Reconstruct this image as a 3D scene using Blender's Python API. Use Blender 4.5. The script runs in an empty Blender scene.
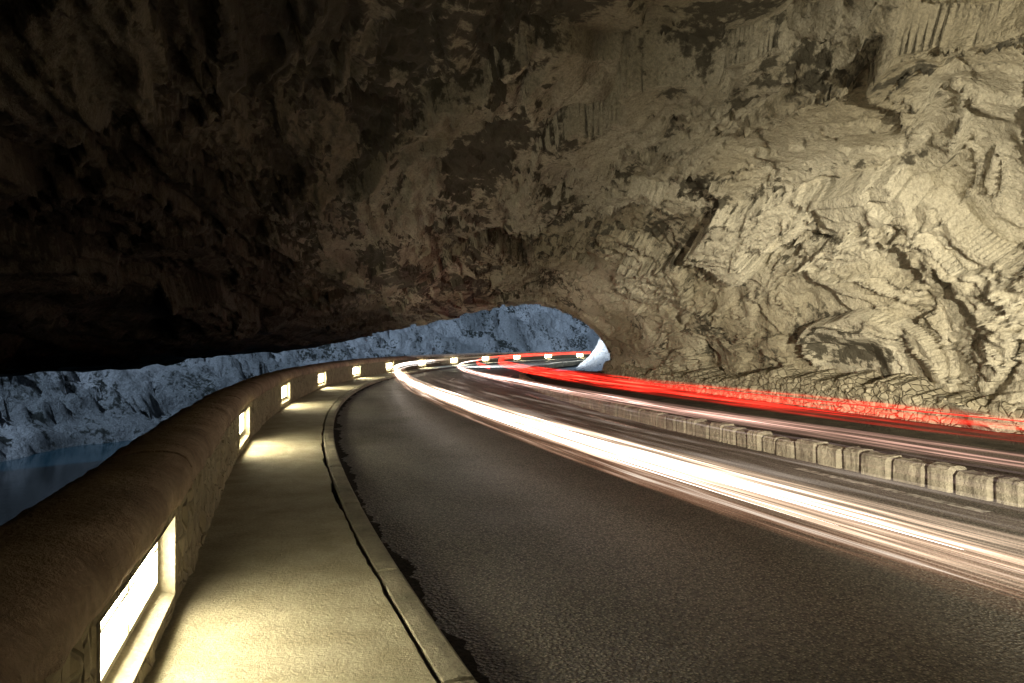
import bpy, math, numpy as np, random
from mathutils import Vector
random.seed(4); np.random.seed(4)
sc=bpy.context.scene
CX,CY,R0=80.2,36.0,86.7
def P(u,s,z):
    u=np.asarray(u,float); s=np.asarray(s,float); ph=s/R0; r=R0-u
    return np.stack(np.broadcast_arrays(CX-r*np.cos(ph),CY+r*np.sin(ph),np.asarray(z,float)),-1)
# ---------- numpy noise ----------
def h3(ix,iy,iz,seed):
    n=(ix.astype(np.int64)*374761393+iy.astype(np.int64)*668265263+iz.astype(np.int64)*1274126177+seed*974634777)&0xffffffff
    n=((n^(n>>13))*1103515245)&0xffffffff
    n=((n^(n>>16))*2246822519)&0xffffffff
    n=n^(n>>15)
    return (n&0xffffff)/float(0xffffff)
def vn(p,seed=0):
    i=np.floor(p).astype(np.int64); f=p-i; f=f*f*(3-2*f); o=0
    for a in (0,1):
        wx=f[...,0] if a else 1-f[...,0]
        for b in (0,1):
            wy=f[...,1] if b else 1-f[...,1]
            for c in (0,1):
                wz=f[...,2] if c else 1-f[...,2]
                o=o+wx*wy*wz*h3(i[...,0]+a,i[...,1]+b,i[...,2]+c,seed)
    return o*2-1
def fbm(p,oct=4,seed=0,g=.5):
    o=0;a=1
    for k in range(oct):
        o=o+a*vn(p*(2.03**k)+k*7.3,seed+k);a*=g
    return o
def facet(p,seed=0,tilt=1.0):
    i=np.floor(p).astype(np.int64)
    best=np.full(p.shape[:-1],1e9); val=np.zeros(p.shape[:-1]); rid=np.zeros(p.shape[:-1])
    for a in (-1,0,1):
        for b in (-1,0,1):
            for c in (-1,0,1):
                x,y,z=i[...,0]+a,i[...,1]+b,i[...,2]+c
                dx=p[...,0]-x-h3(x,y,z,seed+1); dy=p[...,1]-y-h3(x,y,z,seed+2); dz=p[...,2]-z-h3(x,y,z,seed+3)
                d=dx*dx+dy*dy+dz*dz
                m=d<best
                r=h3(x,y,z,seed+4)
                v=(r-.5)+tilt*(dx*(h3(x,y,z,seed+5)-.5)+dy*(h3(x,y,z,seed+6)-.5)+dz*(h3(x,y,z,seed+7)-.5))*2
                best=np.where(m,d,best); val=np.where(m,v,val); rid=np.where(m,r,rid)
    return val,rid
def warp(p,amp,sc_,seed):
    return p+amp*np.stack([vn(p*sc_,seed),vn(p*sc_+31.7,seed+1),vn(p*sc_+57.1,seed+2)],-1)+amp*.4*np.stack([vn(p*sc_*3,seed+3),vn(p*sc_*3+31.7,seed+4),vn(p*sc_*3+57.1,seed+5)],-1)
def gridmesh(name,V,mat,attr=None,smooth=True,parent=None):
    n,m=V.shape[:2]
    me=bpy.data.meshes.new(name)
    me.vertices.add(n*m); me.vertices.foreach_set('co',V.reshape(-1).astype(np.float32))
    idx=np.arange(n*m).reshape(n,m)
    q=np.stack([idx[:-1,:-1],idx[1:,:-1],idx[1:,1:],idx[:-1,1:]],-1).reshape(-1,4)
    me.loops.add(q.size); me.loops.foreach_set('vertex_index',q.reshape(-1).astype(np.int32))
    me.polygons.add(len(q)); me.polygons.foreach_set('loop_start',(np.arange(len(q))*4).astype(np.int32))
    try: me.polygons.foreach_set('loop_total',np.full(len(q),4,np.int32))
    except Exception: pass
    me.update(calc_edges=True); me.validate()
    me.polygons.foreach_set('use_smooth',np.full(len(me.polygons),smooth)); 
    if attr is not None:
        for k,a in attr.items():
            at=me.attributes.new(k,'FLOAT','POINT'); at.data.foreach_set('value',a.reshape(-1).astype(np.float32))
    me.update()
    me.materials.append(mat)
    ob=bpy.data.objects.new(name,me); sc.collection.objects.link(ob)
    if parent: ob.parent=parent
    return ob
def displace(V,D):
    a=np.gradient(V,axis=0); b=np.gradient(V,axis=1); n=np.cross(a,b); n/=np.linalg.norm(n,axis=-1,keepdims=True)+1e-9
    return V+n*D[...,None]
# ---------- materials ----------
class M:
    def __init__(s,name):
        s.m=bpy.data.materials.new(name); s.m.use_nodes=True; s.t=s.m.node_tree; s.t.nodes.clear()
        s.out=s.n('ShaderNodeOutputMaterial'); s.tc=s.n('ShaderNodeTexCoord')
    def n(s,t,**k):
        x=s.t.nodes.new(t)
        for a,b in k.items(): setattr(x,a,b)
        return x
    def l(s,a,b): s.t.links.new(a,b)
    def setin(s,sock,v):
        if isinstance(v,bpy.types.NodeSocket): s.l(v,sock)
        else: sock.default_value=v
    def noise(s,scale,detail=6,rough=.55,dist=0,vec=None):
        x=s.n('ShaderNodeTexNoise'); x.inputs['Scale'].default_value=scale; x.inputs['Detail'].default_value=detail
        x.inputs['Roughness'].default_value=rough; x.inputs['Distortion'].default_value=dist
        s.l(vec or s.tc.outputs['Object'],x.inputs['Vector']); return x.outputs['Fac']
    def vor(s,scale,feature='F1',vec=None,out='Distance',rand=1):
        x=s.n('ShaderNodeTexVoronoi',feature=feature); x.inputs['Scale'].default_value=scale; x.inputs['Randomness'].default_value=rand
        s.l(vec or s.tc.outputs['Object'],x.inputs['Vector']); return x.outputs[out]
    def warpv(s,scale,amp):
        x=s.n('ShaderNodeTexNoise'); x.inputs['Scale'].default_value=scale; x.inputs['Detail'].default_value=3
        s.l(s.tc.outputs['Object'],x.inputs['Vector'])
        a=s.n('ShaderNodeVectorMath',operation='MULTIPLY_ADD'); s.l(x.outputs['Color'],a.inputs[0]); a.inputs[1].default_value=(amp,)*3
        s.l(s.tc.outputs['Object'],a.inputs[2]); return a.outputs[0]
    def mapv(s,sc_):
        x=s.n('ShaderNodeMapping'); x.inputs['Scale'].default_value=sc_; s.l(s.tc.outputs['Object'],x.inputs['Vector']); return x.outputs[0]
    def mr(s,v,a,b,c=0,d=1):
        x=s.n('ShaderNodeMapRange'); s.l(v,x.inputs[0])
        for i,k in enumerate((a,b,c,d)): x.inputs[i+1].default_value=k
        return x.outputs[0]
    def math(s,op,a,b=0,c=0):
        x=s.n('ShaderNodeMath',operation=op); s.setin(x.inputs[0],a); s.setin(x.inputs[1],b); s.setin(x.inputs[2],c); return x.outputs[0]
    def mix(s,f,a,b,bt='MIX'):
        x=s.n('ShaderNodeMix',data_type='RGBA',blend_type=bt); s.setin(x.inputs['Factor'],f)
        for k,v in ((6,a),(7,b)):
            if isinstance(v,bpy.types.NodeSocket): s.l(v,x.inputs[k])
            else: x.inputs[k].default_value=(*v,1)
        return x.outputs[2]
    def attr(s,name):
        x=s.n('ShaderNodeAttribute',attribute_name=name); return x.outputs['Fac']
    def bsdf(s,col,rough=.9,height=None,dist=.05,strength=1,spec=.3):
        b=s.n('ShaderNodeBsdfPrincipled')
        if isinstance(col,bpy.types.NodeSocket): s.l(col,b.inputs['Base Color'])
        else: b.inputs['Base Color'].default_value=(*col,1)
        s.setin(b.inputs['Roughness'],rough); b.inputs['Specular IOR Level'].default_value=spec
        if height is not None:
            bu=s.n('ShaderNodeBump'); bu.inputs['Distance'].default_value=dist; bu.inputs['Strength'].default_value=strength
            s.l(height,bu.inputs['Height']); s.l(bu.outputs[0],b.inputs['Normal'])
        s.l(b.outputs[0],s.out.inputs[0]); return s.m
def rock(name,light,mid,dark,bd=.25,fs=3.0,m0=.47,m1=.58,vs_=None):
    m=M(name)
    fine=m.noise(fs,7,.64,.1)
    k=m.math('ADD',m.attr('facet'),m.math('MULTIPLY',m.math('SUBTRACT',fine,.5),.9))
    mask=m.mr(k,m0,m1)
    tone=m.attr('tone')
    c=m.mix(m.mr(m.math('ADD',tone,m.math('MULTIPLY',fine,.5)),.45,1.05),light,mid)
    c=m.mix(mask,c,dark)
    f2=m.noise(fs*5,4,.75)
    c=m.mix(m.mr(f2,.38,.62,.0,.6),c,m.mix(.7,c,dark))
    h=m.math('ADD',m.math('MULTIPLY',fine,1.0),m.math('MULTIPLY',mask,-.14))
    h=m.math('ADD',h,m.math('MULTIPLY',f2,.20))
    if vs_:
        c=m.mix(m.math('MULTIPLY',m.attr('ceil_shade'),.88),c,(.030,.024,.015))  # mixes painted ceiling shade into the rock colour
    return m.bsdf(c,.8,h,bd,1,.25)
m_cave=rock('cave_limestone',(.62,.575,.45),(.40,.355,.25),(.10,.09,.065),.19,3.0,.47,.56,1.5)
m_bank=rock('bank_rock',(.50,.52,.52),(.25,.27,.27),(.03,.035,.03),.8,2.4)
def asphalt():
    m=M('asphalt'); a=m.noise(34,3,.9); v=m.vor(36); big=m.noise(.35,5); st=m.noise(.6,6,.6)
    c=m.mix(m.mr(a,.42,.60),(.024,.022,.019),(.17,.155,.12)); c=m.mix(m.mr(big,.35,.7,0,.6),c,m.mix(.45,c,(.04,.036,.03)))
    c=m.mix(m.mr(v,.12,.36,.9,0),c,(.40,.37,.29))
    h=m.math('ADD',m.math('MULTIPLY',a,1.6),m.math('MULTIPLY',v,-1.8))
    return m.bsdf(c,m.mr(st,.3,.7,.48,.68),h,.05,1,.4)
m_asph=asphalt()
def concrete(name,a,b,sc_=30,bd=.006,rough=.9,dirt=(.05,.045,.035),big=.5):
    m=M(name); n1=m.noise(2.2,7,.65); n2=m.noise(sc_,6,.75); n3=m.noise(.7,4)
    c=m.mix(m.mr(n1,.35,.68),a,b); c=m.mix(m.mr(n2,.38,.64,0,.65),c,m.mix(.5,c,dirt))
    c=m.mix(m.mr(n3,.45,.7,0,big),c,m.mix(.6,c,dirt))
    h=m.math('ADD',n2,m.math('MULTIPLY',n1,1.5))
    return m.bsdf(c,rough,h,bd,1,.3)
m_side=concrete('pavement_concrete',(.50,.46,.34),(.34,.31,.21),40,.035,.9,(.05,.045,.035),.35)
m_kerb=concrete('kerb_stone_granite',(.36,.33,.25),(.18,.165,.12),34,.04)
m_cope=concrete('coping_stone',(.52,.40,.29),(.28,.20,.14),16,.07)
m_blk=concrete('kerb_block_stone',(.36,.33,.25),(.18,.16,.12),12,.06)
m_recess=concrete('recess_render',(.5,.46,.35),(.36,.33,.25),30,.006)
def masonry(name,scale,light,dark,mort,bd):
    m=M(name); wv=m.warpv(3,.12); e=m.vor(scale,'DISTANCE_TO_EDGE',wv); c=m.vor(scale,'F1',wv,'Color')
    bw=m.n('ShaderNodeRGBToBW'); m.l(c,bw.inputs[0]); n=m.noise(14,7,.7)
    col=m.mix(bw.outputs[0],light,dark); col=m.mix(m.mr(n,.4,.7,0,.7),col,dark); col=m.mix(m.mr(e,.02,.07,1,0),col,mort)
    h=m.math('ADD',m.mr(e,0,.12,0,1),m.math('MULTIPLY',n,.6))
    return m.bsdf(col,.9,h,bd,1,.2)
m_wall=masonry('parapet_rubble',6.5,(.38,.33,.22),(.2,.17,.11),(.30,.26,.18),.03)
m_mas=masonry('rubble_masonry',4.6,(.42,.38,.28),(.26,.23,.16),(.24,.21,.15),.04)
def gravel():
    m=M('gravel_dirt'); v=m.vor(35); n=m.noise(1.2,8,.7)
    c=m.mix(m.mr(n,.35,.65),(.05,.043,.035),(.14,.12,.09)); return m.bsdf(c,.95,m.math('ADD',v,n),.03,1,.2)
m_grav=gravel()
m=M('gutter_dirt'); n=m.noise(30,8,.75); m_gut=m.bsdf(m.mix(m.mr(n,.4,.65),(.004,.0035,.003),(.04,.033,.023)),.9,n,.04,1,.1)
m=M('river_water'); m_water=m.bsdf((.006,.035,.05),.14,m.noise(1.5,4,.6),.02,.5,.5)
m=M('worn_road_paint'); n=m.noise(9,10,.75); m_paint=m.bsdf(m.mix(m.mr(n,.42,.58),(.6,.6,.57),(.10,.095,.085)),.6,m.noise(90,3),.006)
m=M('painted_metal'); m_metal=m.bsdf(m.mix(m.noise(8,6),(.04,.04,.04),(.09,.09,.085)),.45)
def emis(name,col,st,samp=True):
    m=M(name); e=m.n('ShaderNodeEmission'); e.inputs[0].default_value=(*col,1); e.inputs[1].default_value=st; m.l(e.outputs[0],m.out.inputs[0])
    return m.m
m_lamp=emis('lamp_diffuser',(1,.89,.60),72)
# ---------- cave ----------
near=np.array([(13.9,-.6),(14.0,1),(13.5,3),(12.0,5.2),(8.8,7.2),(4,8.0),(-2,7.4),(-8,5.6),(-15,3.2),(-24,1.2),(-34,-1),(-44,-4),(-48,-9)],float)
far=np.array([(12.4,-.6),(12.4,.9),(12.0,1.9),(10.9,3.1),(8.3,4.35),(5,4.15),(1.5,3.4),(-2,2.75),(-7,1.5),(-14,.5),(-24,-.4),(-34,-3),(-40,-9)],float)
def catmull(pts,t):
    n=len(pts)-1; x=t*n; i=np.clip(np.floor(x).astype(int),0,n-1); f=(x-i)[:,None]
    p=lambda k:pts[np.clip(k,0,n)]
    a,b,c,d=p(i-1),p(i),p(i+1),p(i+2)
    return .5*((2*b)+(c-a)*f+(2*a-5*b+4*c-d)*f**2+(-a+3*b-3*c+d)*f**3)
def build_cave():
    tt=np.concatenate([np.linspace(0,.62,620,endpoint=False),np.linspace(.62,1,120)])
    A=catmull(near,tt); B=catmull(far,tt)
    rows=list(np.linspace(-80,-40,40,endpoint=False)); 
    r2=np.linspace(0,1,700)**1.15
    rows=np.array(rows+list(-40+50*r2))
    S=np.repeat(rows[:,None],len(tt),1)
    uB=B[:,0]; send=np.interp(-uB,[3,8,14,22,30,50],[10,8,3,-4,-9,-14])
    f=np.clip((S+40)/50,0,None)
    S=np.where(S>-40,-40+f*(send[None,:]+40),S)
    w=np.clip((S+38)/46,0,1); w=w*w*(3-2*w)*.6+w*.4
    U=A[None,:,0]*(1-w)+B[None,:,0]*w; Z=A[None,:,1]*(1-w)+B[None,:,1]*w
    k=np.clip((S+80)/10,0.02,1); k=np.sqrt(k); U=4+(U-4)*k; Z=-1+(Z+1)*k
    V=P(U,S,Z)
    arc=np.concatenate([[0],np.cumsum(np.linalg.norm(np.diff(A,axis=0),axis=1))])
    A2=np.broadcast_to(arc[None,:],S.shape)
    q=np.stack([S+A2*.25,A2-S*.10,np.zeros_like(S)+3.3],-1)
    q=warp(q,1.2,.22,11)
    f1,r1=facet(q*np.array([.15,.32,.3]),21,1.2)
    f2,r2_=facet(warp(q,.25,.9,51)*np.array([.36,.90,.9])+9,41,1.5)
    f3,r3=facet(warp(q,.15,1.5,81)*np.array([1.0,2.9,2])+5,61,1.5)
    f4,r4=facet(warp(q,.08,3,181)*np.array([2.4,6,2])+15,261,1.5)
    led=A2*1.0+fbm(q*np.array([.10,.3,1]),4,71)*1.5
    saw=(led*.55)%1.0; saw=np.where(saw<.93,saw/.93,(1-saw)/.07)
    led2=A2*2.3+fbm(q*np.array([.25,.6,1]),3,75)*1.5+3; saw2=(led2*.6)%1.0; saw2=np.where(saw2<.90,saw2/.90,(1-saw2)/.10)
    brk=np.clip(fbm(q*np.array([.12,.35,1]),3,95)*1.5+.5,0,1)
    rg=np.abs(fbm(q*np.array([.18,.6,1]),5,291,.55)); crev=np.clip(1-rg/.035,0,1)
    rg2=np.abs(fbm(q*np.array([.5,1.3,1])+4,4,391,.6)); crev2=np.clip(1-rg2/.04,0,1)
    busy=np.clip(fbm(q*np.array([.12,.3,1])+40,3,505)*1.8+.35,.08,1)
    D=fbm(q*.14,3,5)*.6+f1*.70+f2*.30*(.4+.6*busy)+f3*.12*busy+f4*.045*busy+fbm(q*np.array([.8,1.6,1]),4,91)*.035+saw*.36*brk+saw2*.13*(1-brk*.4)*busy
    D=D-crev*.20-crev2*.06*busy
    amp=np.interp(w,[0,.8,.96,1],[1,.6,.35,.22])
    amp=amp*np.clip((tt[None,:])/.06+.35,0,1)
    V=displace(V,D*amp)
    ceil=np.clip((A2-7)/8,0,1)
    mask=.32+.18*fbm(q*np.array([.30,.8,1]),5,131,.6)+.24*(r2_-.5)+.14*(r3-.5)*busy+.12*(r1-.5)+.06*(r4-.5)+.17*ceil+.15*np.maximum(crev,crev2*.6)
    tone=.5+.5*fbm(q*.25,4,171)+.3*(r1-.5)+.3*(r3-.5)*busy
    ceil_shade=np.clip((A2-9.5+3*fbm(q*np.array([.12,.3,1]),4,601))/17,0,1)  # shade painted into the ceiling colour, deepening towards the left side
    return gridmesh('cave_rock_vault',V,m_cave,{'facet':mask,'tone':tone,'ceil_shade':ceil_shade})
build_cave()
# ---------- terrain ----------
C=np.array([(-160,-60),(-75,8),(-45,26),(-30,38),(-26,50),(-19,74),(-4,100),(25,122),(70,134),(200,140)],float)
def sdist(x,y):
    best=np.full(x.shape,1e9); sg=np.ones(x.shape)
    for a,b in zip(C[:-1],C[1:]):
        d=b-a; L=d@d; t=np.clip(((x-a[0])*d[0]+(y-a[1])*d[1])/L,0,1)
        px=x-a[0]-t*d[0]; py=y-a[1]-t*d[1]; dd=np.hypot(px,py)
        s_=np.sign(d[0]*(y-a[1])-d[1]*(x-a[0])); m_=dd<best; best=np.where(m_,dd,best); sg=np.where(m_,s_,sg)
    return best*sg
def terrain():
    xs=np.concatenate([np.linspace(-600,-75,40,endpoint=False),np.arange(-75,45,.25),np.linspace(45,600,40)])
    ys=np.concatenate([np.linspace(-500,-60,20,endpoint=False),np.linspace(-60,25,50,endpoint=False),np.arange(25,80,.2),np.arange(80,150,.35),np.linspace(150,900,40)])
    X,Y=np.meshgrid(xs,ys,indexing='ij')
    r=np.hypot(X-CX,Y-CY); u=R0-r; s=np.arctan2(Y-CY,CX-X)*R0
    z=np.interp(u,[-7,-3.2,-2.2],[-7,-3,-.35]); z=np.where(u>-2.2,-.35,z)
    out=(s>18)&(u>9); nz=fbm(np.stack([X*.6,Y*.6,X*0],-1),5,411)
    z=np.where(out,-.35+np.clip((u-9-.5*nz)*1.5,0,30)*np.clip((s-18)/7,0,1)*(1+.35*nz),z)
    z=np.where(s>120,-.35,z)
    d=sdist(X,Y)+1.2*fbm(np.stack([X*.25,Y*.25,X*0],-1),4,211)
    q=warp(np.stack([X,Y,X*0+2],-1),1.5,.2,7)
    f1,r1=facet(q*np.array([.12,.12,1]),121,1.2); f2,r2=facet(warp(q,.6,.6,9)*np.array([.5,.5,1]),141,1.2)
    rough=f1*1.0+f2*.40+fbm(q*.5,6,33,.62)*.55
    bank=-7+np.interp(d,[-2,0,1.0,2.6,3.4,5.5,12,40,120,500],[0,1.6,3.0,3.5,5.0,5.7,10.2,34,70,110])+rough*np.clip(d/5,0.15,1)
    t=(bank+X*.03+.5*fbm(q*.1,3,77))/1.3; fr=t-np.floor(t); st=np.floor(t)+np.where(fr<.6,fr*.35,.21+(fr-.6)*1.975)
    bank=bank+(st-t)*1.3*.7*np.clip((d-5)/4,0,1)
    z=np.where(d>-2,bank,z)
    mask=.42+.16*fbm(q*.45,6,300,.7)
    tone=.5+.5*fbm(q*.15,4,320)
    return gridmesh('rocky_hillside_ground',np.stack([X,Y,z],-1),m_bank,{'facet':mask,'tone':tone})
terrain()
def strip(name,us,zs,s0,s1,ds,mat,jit=0,parent=None):
    S=np.arange(s0,s1+ds*.5,ds); U=np.array(us,float); Zz=np.array(zs,float)
    SS,UU=np.meshgrid(S,U,indexing='ij'); V=P(UU,SS,np.broadcast_to(Zz,SS.shape))
    if jit: V=V+jit*np.stack([fbm(V*9,3,3),fbm(V*9+9,3,4),fbm(V*9+20,3,5)],-1)
    return gridmesh(name,V,mat,parent=parent)
gridmesh('river',np.stack([*np.meshgrid([-160,-60,0.],[-60,40,115.],indexing='ij'),np.full((3,3),-5.)],-1),m_water)
ZR=-.10
strip('asphalt_road',np.linspace(0.0,6.95,12),[ZR]*12,-78,112,.5,m_asph)
strip('roadside_gravel',np.linspace(7.2,14.2,30),ZR+.02+.05*np.random.rand(30),-78,12,.4,m_grav,.01)
S=np.arange(-45,60,.03); e=.10+.06*fbm(np.stack([S*2.5,S*0,S*0],-1),7,9,.72)
V=np.stack([P(np.zeros_like(S)-.01,S,ZR+.012),P(e*.5,S,ZR+.008),P(e,S,ZR+.004)],1); gridmesh('gutter_strip',V,m_gut)
S=np.arange(-45,100,.04); ed=-.205-.014*np.abs(fbm(np.stack([S*4,S*0,S*0],-1),5,19))-.05*np.clip(fbm(np.stack([S*1.3,S*0,S*0],-1),4,3)-.3,0,1)
us=np.linspace(0,1,12)
V=np.stack([P(-2.3+(ed+2.3)*k,S,0.010*fbm(P(-2.3+(ed+2.3)*k,S,0)*1.2,4,2)) for k in us]+[P(ed+.004,S,-.10)],1)
gridmesh('pavement',V,m_side,smooth=False)
def blocks(name,u0,u1,z0,z1,s0,s1,L,gap,mat,jit,bev,seed=0):
    rnd=random.Random(seed); vs=[];fs=[]; s=s0
    while s<s1:
        l=L*(1+rnd.uniform(-.22,.22)); a,b=s+gap/2,s+l-gap/2; h=z1+rnd.uniform(-jit,jit); du=rnd.uniform(-jit,jit)
        ns=6
        ss=[a,a+bev]+list(np.linspace(a+bev,b-bev,ns)[1:-1])+[b-bev,b]
        base=len(vs)
        for k,x in enumerate(ss):
            i=bev if k in(0,len(ss)-1) else 0
            prof=[(u0+i,z0),(u0+i,h-bev-i),(u0+bev+i,h-i),((u0+u1)/2,h-i+bev*.2),(u1-bev-i,h-i),(u1-i,h-bev-i),(u1-i,z0)]
            for (uu,zz) in prof:
                p=P(uu+du+rnd.uniform(-1,1)*jit*.35,x,zz+rnd.uniform(-1,1)*jit*.35*(zz>z0)); vs.append(tuple(p))
        n=7
        for k in range(len(ss)-1):
            for j in range(n-1):
                fs.append((base+k*n+j,base+(k+1)*n+j,base+(k+1)*n+j+1,base+k*n+j+1))
        fs.append(tuple(base+j for j in range(n))); fs.append(tuple(base+(len(ss)-1)*n+j for j in reversed(range(n))))
        s+=l
    me=bpy.data.meshes.new(name); me.from_pydata(vs,[],fs); me.materials.append(mat); me.update()
    ob=bpy.data.objects.new(name,me); sc.collection.objects.link(ob); return ob
blocks('pavement_kerb',-.19,0.0,-.2,.004,-42,100,2.2,.006,m_kerb,.004,.022,1)
blocks('stone_block_kerb',6.9,7.22,-.2,.19,-60,100,.46,.03,m_blk,.03,.04,2)
# ---------- parapet ----------
par=bpy.data.objects.new('stone_parapet_wall',None); sc.collection.objects.link(par)
def wu(s):
    x=np.clip(-29-np.asarray(s,float),0,8); return -1.45-.0095*x*x
LS=-32.7; SP=7.9; RL=1.7; lamps=[LS+SP*k for k in range(-1,13)]
ZL,ZH=.13,.62
def vmesh(name,parts,parent,mat,sm=False):
    vs=[];fs=[]
    for V in parts:
        n,m_=V.shape[:2]; b=len(vs); vs+= [tuple(x) for x in V.reshape(-1,3)]
        for i in range(n-1):
            for j in range(m_-1): fs.append((b+i*m_+j,b+i*m_+j+1,b+(i+1)*m_+j+1,b+(i+1)*m_+j))
    me=bpy.data.meshes.new(name); me.from_pydata(vs,[],fs); me.materials.append(mat); me.update()
    ob=bpy.data.objects.new(name,me); sc.collection.objects.link(ob)
    if parent: ob.parent=parent
    return ob
def facepatch(s0,s1,z0,z1,ds=.07,dz=.06):
    S=np.linspace(s0,s1,max(2,int((s1-s0)/ds))); Z=np.linspace(z0,z1,max(2,int((z1-z0)/dz)))
    SS,ZZ=np.meshgrid(S,Z,indexing='ij'); q=np.stack([SS,ZZ,SS*0],-1)
    f,_=facet(q*np.array([4,6,1]),5,.6); d=f*.03*np.minimum(1,np.minimum(SS-s0,s1-SS)/.05)
    return P(wu(SS)+d,SS,ZZ)
parts=[]; prev=-46
for c in lamps:
    a,b=c-RL/2,c+RL/2
    parts+= [facepatch(prev,a,-.12,.72),facepatch(a,b,-.12,ZL),facepatch(a,b,ZH,.72)]; prev=b
parts.append(facepatch(prev,110,-.12,.72,.3,.2))
S=np.arange(-46,110,.4)
parts.append(np.stack([P(wu(S)-.5,S,.72),P(wu(S)-.5,S,-1),P(wu(S)-.7,S,-4)],1))
vmesh('wall_body',parts,par,m_wall)
rp=[]
for c in lamps:
    a,b=c-RL/2,c+RL/2; D=.15
    def Q(u,s,z): return P(wu(s)-u,s,z)
    SS=np.linspace(a,b,6)
    rp.append(np.stack([Q(-.014,SS,ZL-.0),Q(D,SS,ZL+.07)],1))
    rp.append(np.stack([Q(-.014,SS,ZH),Q(D,SS,ZH-.02)],1))
    rp.append(np.stack([Q(D,SS,ZL),Q(D,SS,ZH)],1))
    for x in (a,b):
        xi=x+(.04 if x==a else -.04)
        rp.append(np.stack([np.stack([Q(-.014,x,ZL),Q(D,xi,ZL)]),np.stack([Q(-.014,x,ZH),Q(D,xi,ZH)])],0))
vmesh('recess_linings',rp,par,m_recess)
def box(vs,fs,c8):
    b=len(vs); vs+=[tuple(x) for x in c8]; fs+=[(b,b+1,b+3,b+2),(b+4,b+6,b+7,b+5),(b,b+4,b+5,b+1),(b+2,b+3,b+7,b+6),(b,b+2,b+6,b+4),(b+1,b+5,b+7,b+3)]
for c in lamps:
    vs=[];fs=[];mi=[]
    def bx(s0,s1,u0,u1,z0,z1,m_):
        n=len(fs); box(vs,fs,[P(wu(s)-u,s,z) for s in (s0,s1) for u in (u0,u1) for z in (z0,z1)]); mi.extend([m_]*(len(fs)-n))
    a,b=c-RL/2+.06,c+RL/2-.06; z0,z1=ZL+.08,ZH-.05; mid=c-.0
    bx(a+.03,mid-.015,.09,.11,z0+.03,z1-.03,1); bx(mid+.015,b-.03,.09,.11,z0+.03,z1-.03,1)
    bx(a,b,.07,.125,z0,z0+.03,0); bx(a,b,.07,.125,z1-.03,z1,0); bx(a,a+.03,.07,.125,z0+.03,z1-.03,0); bx(b-.03,b,.07,.125,z0+.03,z1-.03,0)
    bx(mid-.015,mid+.015,.07,.125,z0+.03,z1-.03,0)
    bx(a+.03,b-.03,.072,.087,(z0+z1)/2+.05,(z0+z1)/2+.065,0)
    me=bpy.data.meshes.new('recessed_wall_light'); me.from_pydata(vs,[],fs); me.materials.append(m_recess); me.materials.append(m_lamp)
    me.polygons.foreach_set('material_index',mi); me.update(); ob=bpy.data.objects.new('recessed_wall_light',me); sc.collection.objects.link(ob)
cp=[]; s=-46.0; rnd=random.Random(3)
prof=[(.0,.69),(-.03,.69),(-.045,.73),(-.04,.81),(-.005,.875),(.06,.915),(.14,.935),(.28,.95),(.42,.94),(.52,.90),(.58,.83),(.6,.74),(.59,.69),(.5,.69)]
while s<110:
    l=1.9*rnd.uniform(.85,1.1); SS=np.linspace(s+.006,s+l-.006,40 if s<0 else 5); o=rnd.uniform(-.009,.009)
    V=np.stack([P(wu(SS)-a,SS,z+o) for a,z in prof],1); V=V+.015*np.stack([fbm(V*5,4,3),fbm(V*5+9,4,4),fbm(V*5+20,4,5)],-1)
    k=V.copy(); cen=V.mean(1,keepdims=True); k[0]=V[0]+(cen[0]-V[0])*.03; k[-1]=V[-1]+(cen[-1]-V[-1])*.03
    cap0=np.stack([k[0],np.broadcast_to(cen[0],k[0].shape)]); cap1=np.stack([k[-1],np.broadcast_to(cen[-1],k[0].shape)])
    cp+=[k,cap0,cap1]; s+=l
o=vmesh('coping',cp,par,m_cope)
o.data.polygons.foreach_set('use_smooth',[True]*len(o.data.polygons))
# ---------- rubble wall at foot of the rock ----------
S=np.arange(-40,10,.06); Z=np.linspace(-.2,1.15,24); SS,ZZ=np.meshgrid(S,Z,indexing='ij')
wv=np.clip((SS+38)/46,0,1); wv=wv*wv*(3-2*wv)*.6+wv*.4
ub=13.9*(1-wv)+12.4*wv-.50
top=.55+.40*fbm(np.stack([SS*.35,SS*0,SS*0],-1),6,6,.6)
ZZ=-.2+(ZZ+.2)/1.35*(top+.2)
f,rid=facet(warp(np.stack([SS,ZZ,SS*0],-1),.06,3,2)*np.array([3,5,1]),77,.8)
V=P(ub-f*.10-.05*fbm(np.stack([SS,ZZ*2,SS*0],-1),3,2)+.22*ZZ,SS,ZZ)
tp=P((ub+1.2)[:,-1],SS[:,-1],ZZ[:,-1]+.25); V=np.concatenate([V,tp[:,None,:]],1)
gridmesh('rubble_stone_wall',V,m_mas,smooth=False)
# ---------- markings ----------
vs=[]
def dash(u,s0,l,wd=.15):
    SS=np.linspace(s0,s0+l,6); vs.append(P(np.stack([u+0*SS,u+wd+0*SS],1),np.stack([SS,SS],1),ZR+.004))
for k in range(40): dash(6.25,-31.6+k*8.5-8.5,3.0)
for k in range(20): dash(3.3,-15+k*13,3.0,.12)
vmesh('road_markings',vs,None,m_paint)
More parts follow.
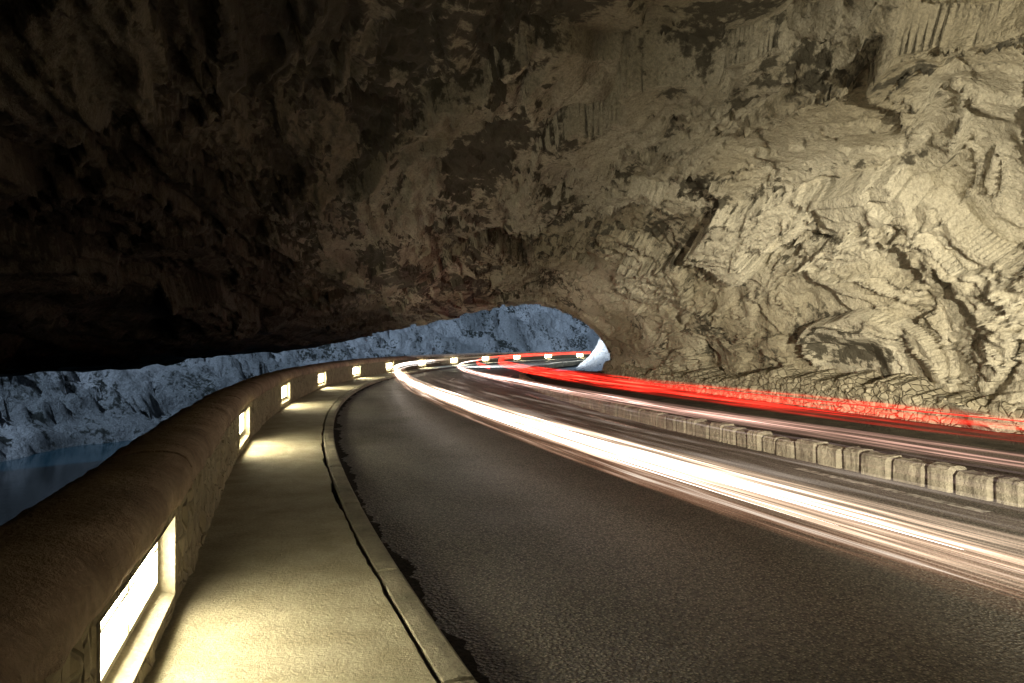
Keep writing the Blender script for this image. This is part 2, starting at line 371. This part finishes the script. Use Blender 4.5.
# ---------- light trails ----------
def trailmat(name,col,core,st,fade0,fade1,seed,far0=200,far1=201,samp=False):
    m=M(name); sp=m.n('ShaderNodeSeparateXYZ'); m.l(m.tc.outputs['UV'],sp.inputs[0]); x,y=sp.outputs[0],sp.outputs[1]
    cmb=m.n('ShaderNodeCombineXYZ'); m.l(m.math('MULTIPLY',x,.03),cmb.inputs[0]); m.l(m.math('MULTIPLY',y,1.0),cmb.inputs[1]); cmb.inputs[2].default_value=seed
    n=m.noise(9,3,.7,0,cmb.outputs[0])
    stq=m.mr(n,.40,.68)
    env=m.math('SUBTRACT',1,m.math('POWER',m.math('ABSOLUTE',m.math('MULTIPLY_ADD',y,2,-1)),2.0))
    fd=m.math('MULTIPLY',m.mr(x,fade0,fade1),m.mr(x,far0,far1,1,0.08))
    f=m.math('MULTIPLY',m.math('MULTIPLY',m.math('ADD',m.math('MULTIPLY',stq,stq),.06),env),fd)
    e=m.n('ShaderNodeEmission'); m.l(m.mix(m.mr(f,.1,.5),col,core),e.inputs[0]); m.l(m.math('MULTIPLY',f,st),e.inputs[1])
    t=m.n('ShaderNodeBsdfTransparent'); a=m.n('ShaderNodeAddShader'); m.l(e.outputs[0],a.inputs[0]); m.l(t.outputs[0],a.inputs[1]); m.l(a.outputs[0],m.out.inputs[0])
    if not samp: m.m.cycles.emission_sampling='NONE'
    return m.m
def ribbon(name,uf,z,du,dz,s0,s1,mat):
    S=np.arange(s0,s1,.8); U=np.array([uf(x) for x in S]); k=np.linspace(-1,1,3)
    V=P(U[:,None]+du*k[None,:],np.repeat(S[:,None],3,1),z+dz*k[None,:])
    ob=gridmesh(name,V,mat); uv=ob.data.uv_layers.new(name='UVMap')
    li=np.zeros(len(ob.data.loops),np.int32); ob.data.loops.foreach_get('vertex_index',li)
    xx=S[li//3]; yy=(li%3)/2.0
    uv.data.foreach_set('uv',np.stack([xx,yy],1).reshape(-1).astype(np.float32)); return ob
def sm(x,xs,ys):
    return float(np.mean([np.interp(x+d,xs,ys) for d in np.linspace(-5,5,11)]))
def u1(s): return sm(s,[-40,-24,-10,0,20,60],[2.36,2.36,1.65,.45,.45,1.3])
def u2(s): return sm(s,[-40,-20,0,60],[5.4,5.2,3.6,2.8])
def u3(s): return sm(s,[-40,-15,60],[6.2,6.2,4.2])
def u4(s): return sm(s,[-40,-15,60],[5.0,5.0,3.4])
ribbon('headlight_trail',u1,.65,.13,.10,-38,70,trailmat('headlight_streak',(1,.72,.5),(1,.95,.88),9,-36,-30.5,1.3,2,16))
ribbon('headlight_trail',lambda s:u1(s)+.15,.50,.34,.06,-38,30,trailmat('headlight_streak_low',(1,.50,.28),(1,.82,.66),1.5,-41,-31,5.3,0,14))
ribbon('headlight_trail',lambda s:u1(s)+.95,.62,.55,.10,-38,20,trailmat('headlight_streak_faint',(1,.6,.4),(1,.8,.65),.30,-40,-33,15.3,-24,-10))
ribbon('headlight_trail',u2,.66,.10,.07,-38,70,trailmat('headlight_streak_far',(1,.55,.42),(1,.93,.88),8,-35,-13,8.7,2,20))
ribbon('headlight_trail',lambda s:u2(s)+.25,.45,.3,.14,-38,10,trailmat('headlight_streak_haze',(1,.6,.5),(1,.8,.75),.28,-38,-25,28.7,-5,8))
tr=trailmat('taillight_streak',(1,.02,.01),(1,.06,.03),8,-34,-20,3.1)
ribbon('taillight_trail',u3,.86,.05,.16,-36,45,tr)
ribbon('taillight_trail',u4,.88,.03,.07,-12,30,tr)
def tube(name,uf,z,r,s0,s1,mat):
    S=np.arange(s0,s1,.8); U=np.array([uf(x) for x in S]); a=np.linspace(0,2*math.pi,5)
    rr=r*np.clip((S-s0)/3,.05,1)[:,None]*np.clip((s1-S)/6,.05,1)[:,None]
    gridmesh(name,P(U[:,None]+rr*np.cos(a)[None,:],np.repeat(S[:,None],5,1),z+rr*np.sin(a)[None,:]),mat)
ew=emis('headlight_core',(1,.93,.84),5.5); er=emis('taillight_core',(1,.03,.02),2.2)
er.cycles.emission_sampling='NONE'
for du,z,r,s0 in [(-.05,.70,.014,-33.8),(.0,.66,.02,-33.6),(.05,.62,.016,-34.2),(.02,.56,.005,-33.4),(.12,.50,.004,-33)]:
    tube('headlight_trail',lambda s,d=du:u1(s)+d,z,r,s0,12,ew)
tube('headlight_trail',u2,.67,.014,-22,12,ew)
for z,s0 in [(.80,-30),(.93,-34),(.87,-24)]: tube('taillight_trail',u3,z,.007,s0,30,er)
# ---------- added floodlights with made-up fixtures ----------
def fill_flood(loc,tgt,energy,ang,col,blend=.6,size=.15,post=None):
    loc=Vector(loc); d=(Vector(tgt)-loc).normalized()
    e=bpy.data.objects.new('fill_floodlight',None); sc.collection.objects.link(e)
    l=bpy.data.lights.new('fill_flood_lamp','SPOT'); l.energy=energy; l.spot_size=math.radians(ang); l.spot_blend=blend; l.color=col; l.shadow_soft_size=size
    o=bpy.data.objects.new('fill_flood_lamp',l); sc.collection.objects.link(o); o.location=loc; o.rotation_euler=d.to_track_quat('-Z','Y').to_euler(); o.parent=e
    q=d.to_track_quat('-Z','Y')
    def bx(n,c,h,rot):
        vs=[];fs=[]; box(vs,fs,[Vector((x,y,z)) for x in(-h[0],h[0]) for y in(-h[1],h[1]) for z in(-h[2],h[2])])
        me=bpy.data.meshes.new(n); me.from_pydata([c+(rot@v if rot else v) for v in [Vector(k) for k in vs]],[],fs); me.materials.append(m_metal); ob=bpy.data.objects.new(n,me); sc.collection.objects.link(ob); ob.parent=e
        bv=ob.modifiers.new('b','BEVEL'); bv.width=.01
    bx('housing',loc-d*.25,(.17,.12,.05),q); bx('bracket',loc-d*.34-Vector((0,0,.1)),(.02,.02,.2),None)
    if post is not None: bx('post',Vector((loc.x-d.x*.34,loc.y-d.y*.34,(loc.z-.25+post)/2)),(.03,.03,(loc.z-.25-post)/2),None)
warm=(1,.90,.69)
fill_flood((7.5,-3.0,.7),(15,10,4.2),17500,98,warm,1.0,.07,-.1)  # unseen warm spot added to brighten the right rock wall
fill_flood((2.5,-6.5,1.4),(10.5,34,1.4),34000,30,warm,1.0,.1,-.1)  # unseen narrow spot added to brighten the wall near the exit
p=P(-1.72,19,1.35); t=P(11.5,31,1.5)
fill_flood(p,t,60000,80,(.84,.91,1),.7,.15,.9)  # cool spot added to brighten the slope beyond the exit
sun=bpy.data.lights.new('sun','SUN'); sun.energy=3.0; sun.angle=math.radians(.5); sun.color=(.56,.73,1.0)
so=bpy.data.objects.new('sun',sun); sc.collection.objects.link(so)
el,az=math.radians(48),math.radians(205)
dv=Vector((math.sin(az)*math.cos(el),math.cos(az)*math.cos(el),math.sin(el)))
so.rotation_euler=dv.to_track_quat('Z','Y').to_euler()
w=bpy.data.worlds.new('World'); sc.world=w; w.use_nodes=True; nt=w.node_tree
sk=nt.nodes.new('ShaderNodeTexSky'); sk.sky_type='NISHITA'; sk.sun_disc=False; sk.sun_elevation=el; sk.sun_rotation=az
nt.links.new(sk.outputs[0],nt.nodes['Background'].inputs[0]); nt.nodes['Background'].inputs[1].default_value=.01
cam=bpy.data.cameras.new('camera'); co=bpy.data.objects.new('camera',cam); sc.collection.objects.link(co)
cam.lens=24; cam.sensor_width=36; cam.clip_end=2000; cam.clip_start=.05
co.location=(0,0,1.7); co.rotation_euler=(math.radians(90.3),0,0); sc.camera=co
sc.view_settings.view_transform='Standard'; sc.view_settings.look='None'; sc.view_settings.exposure=0
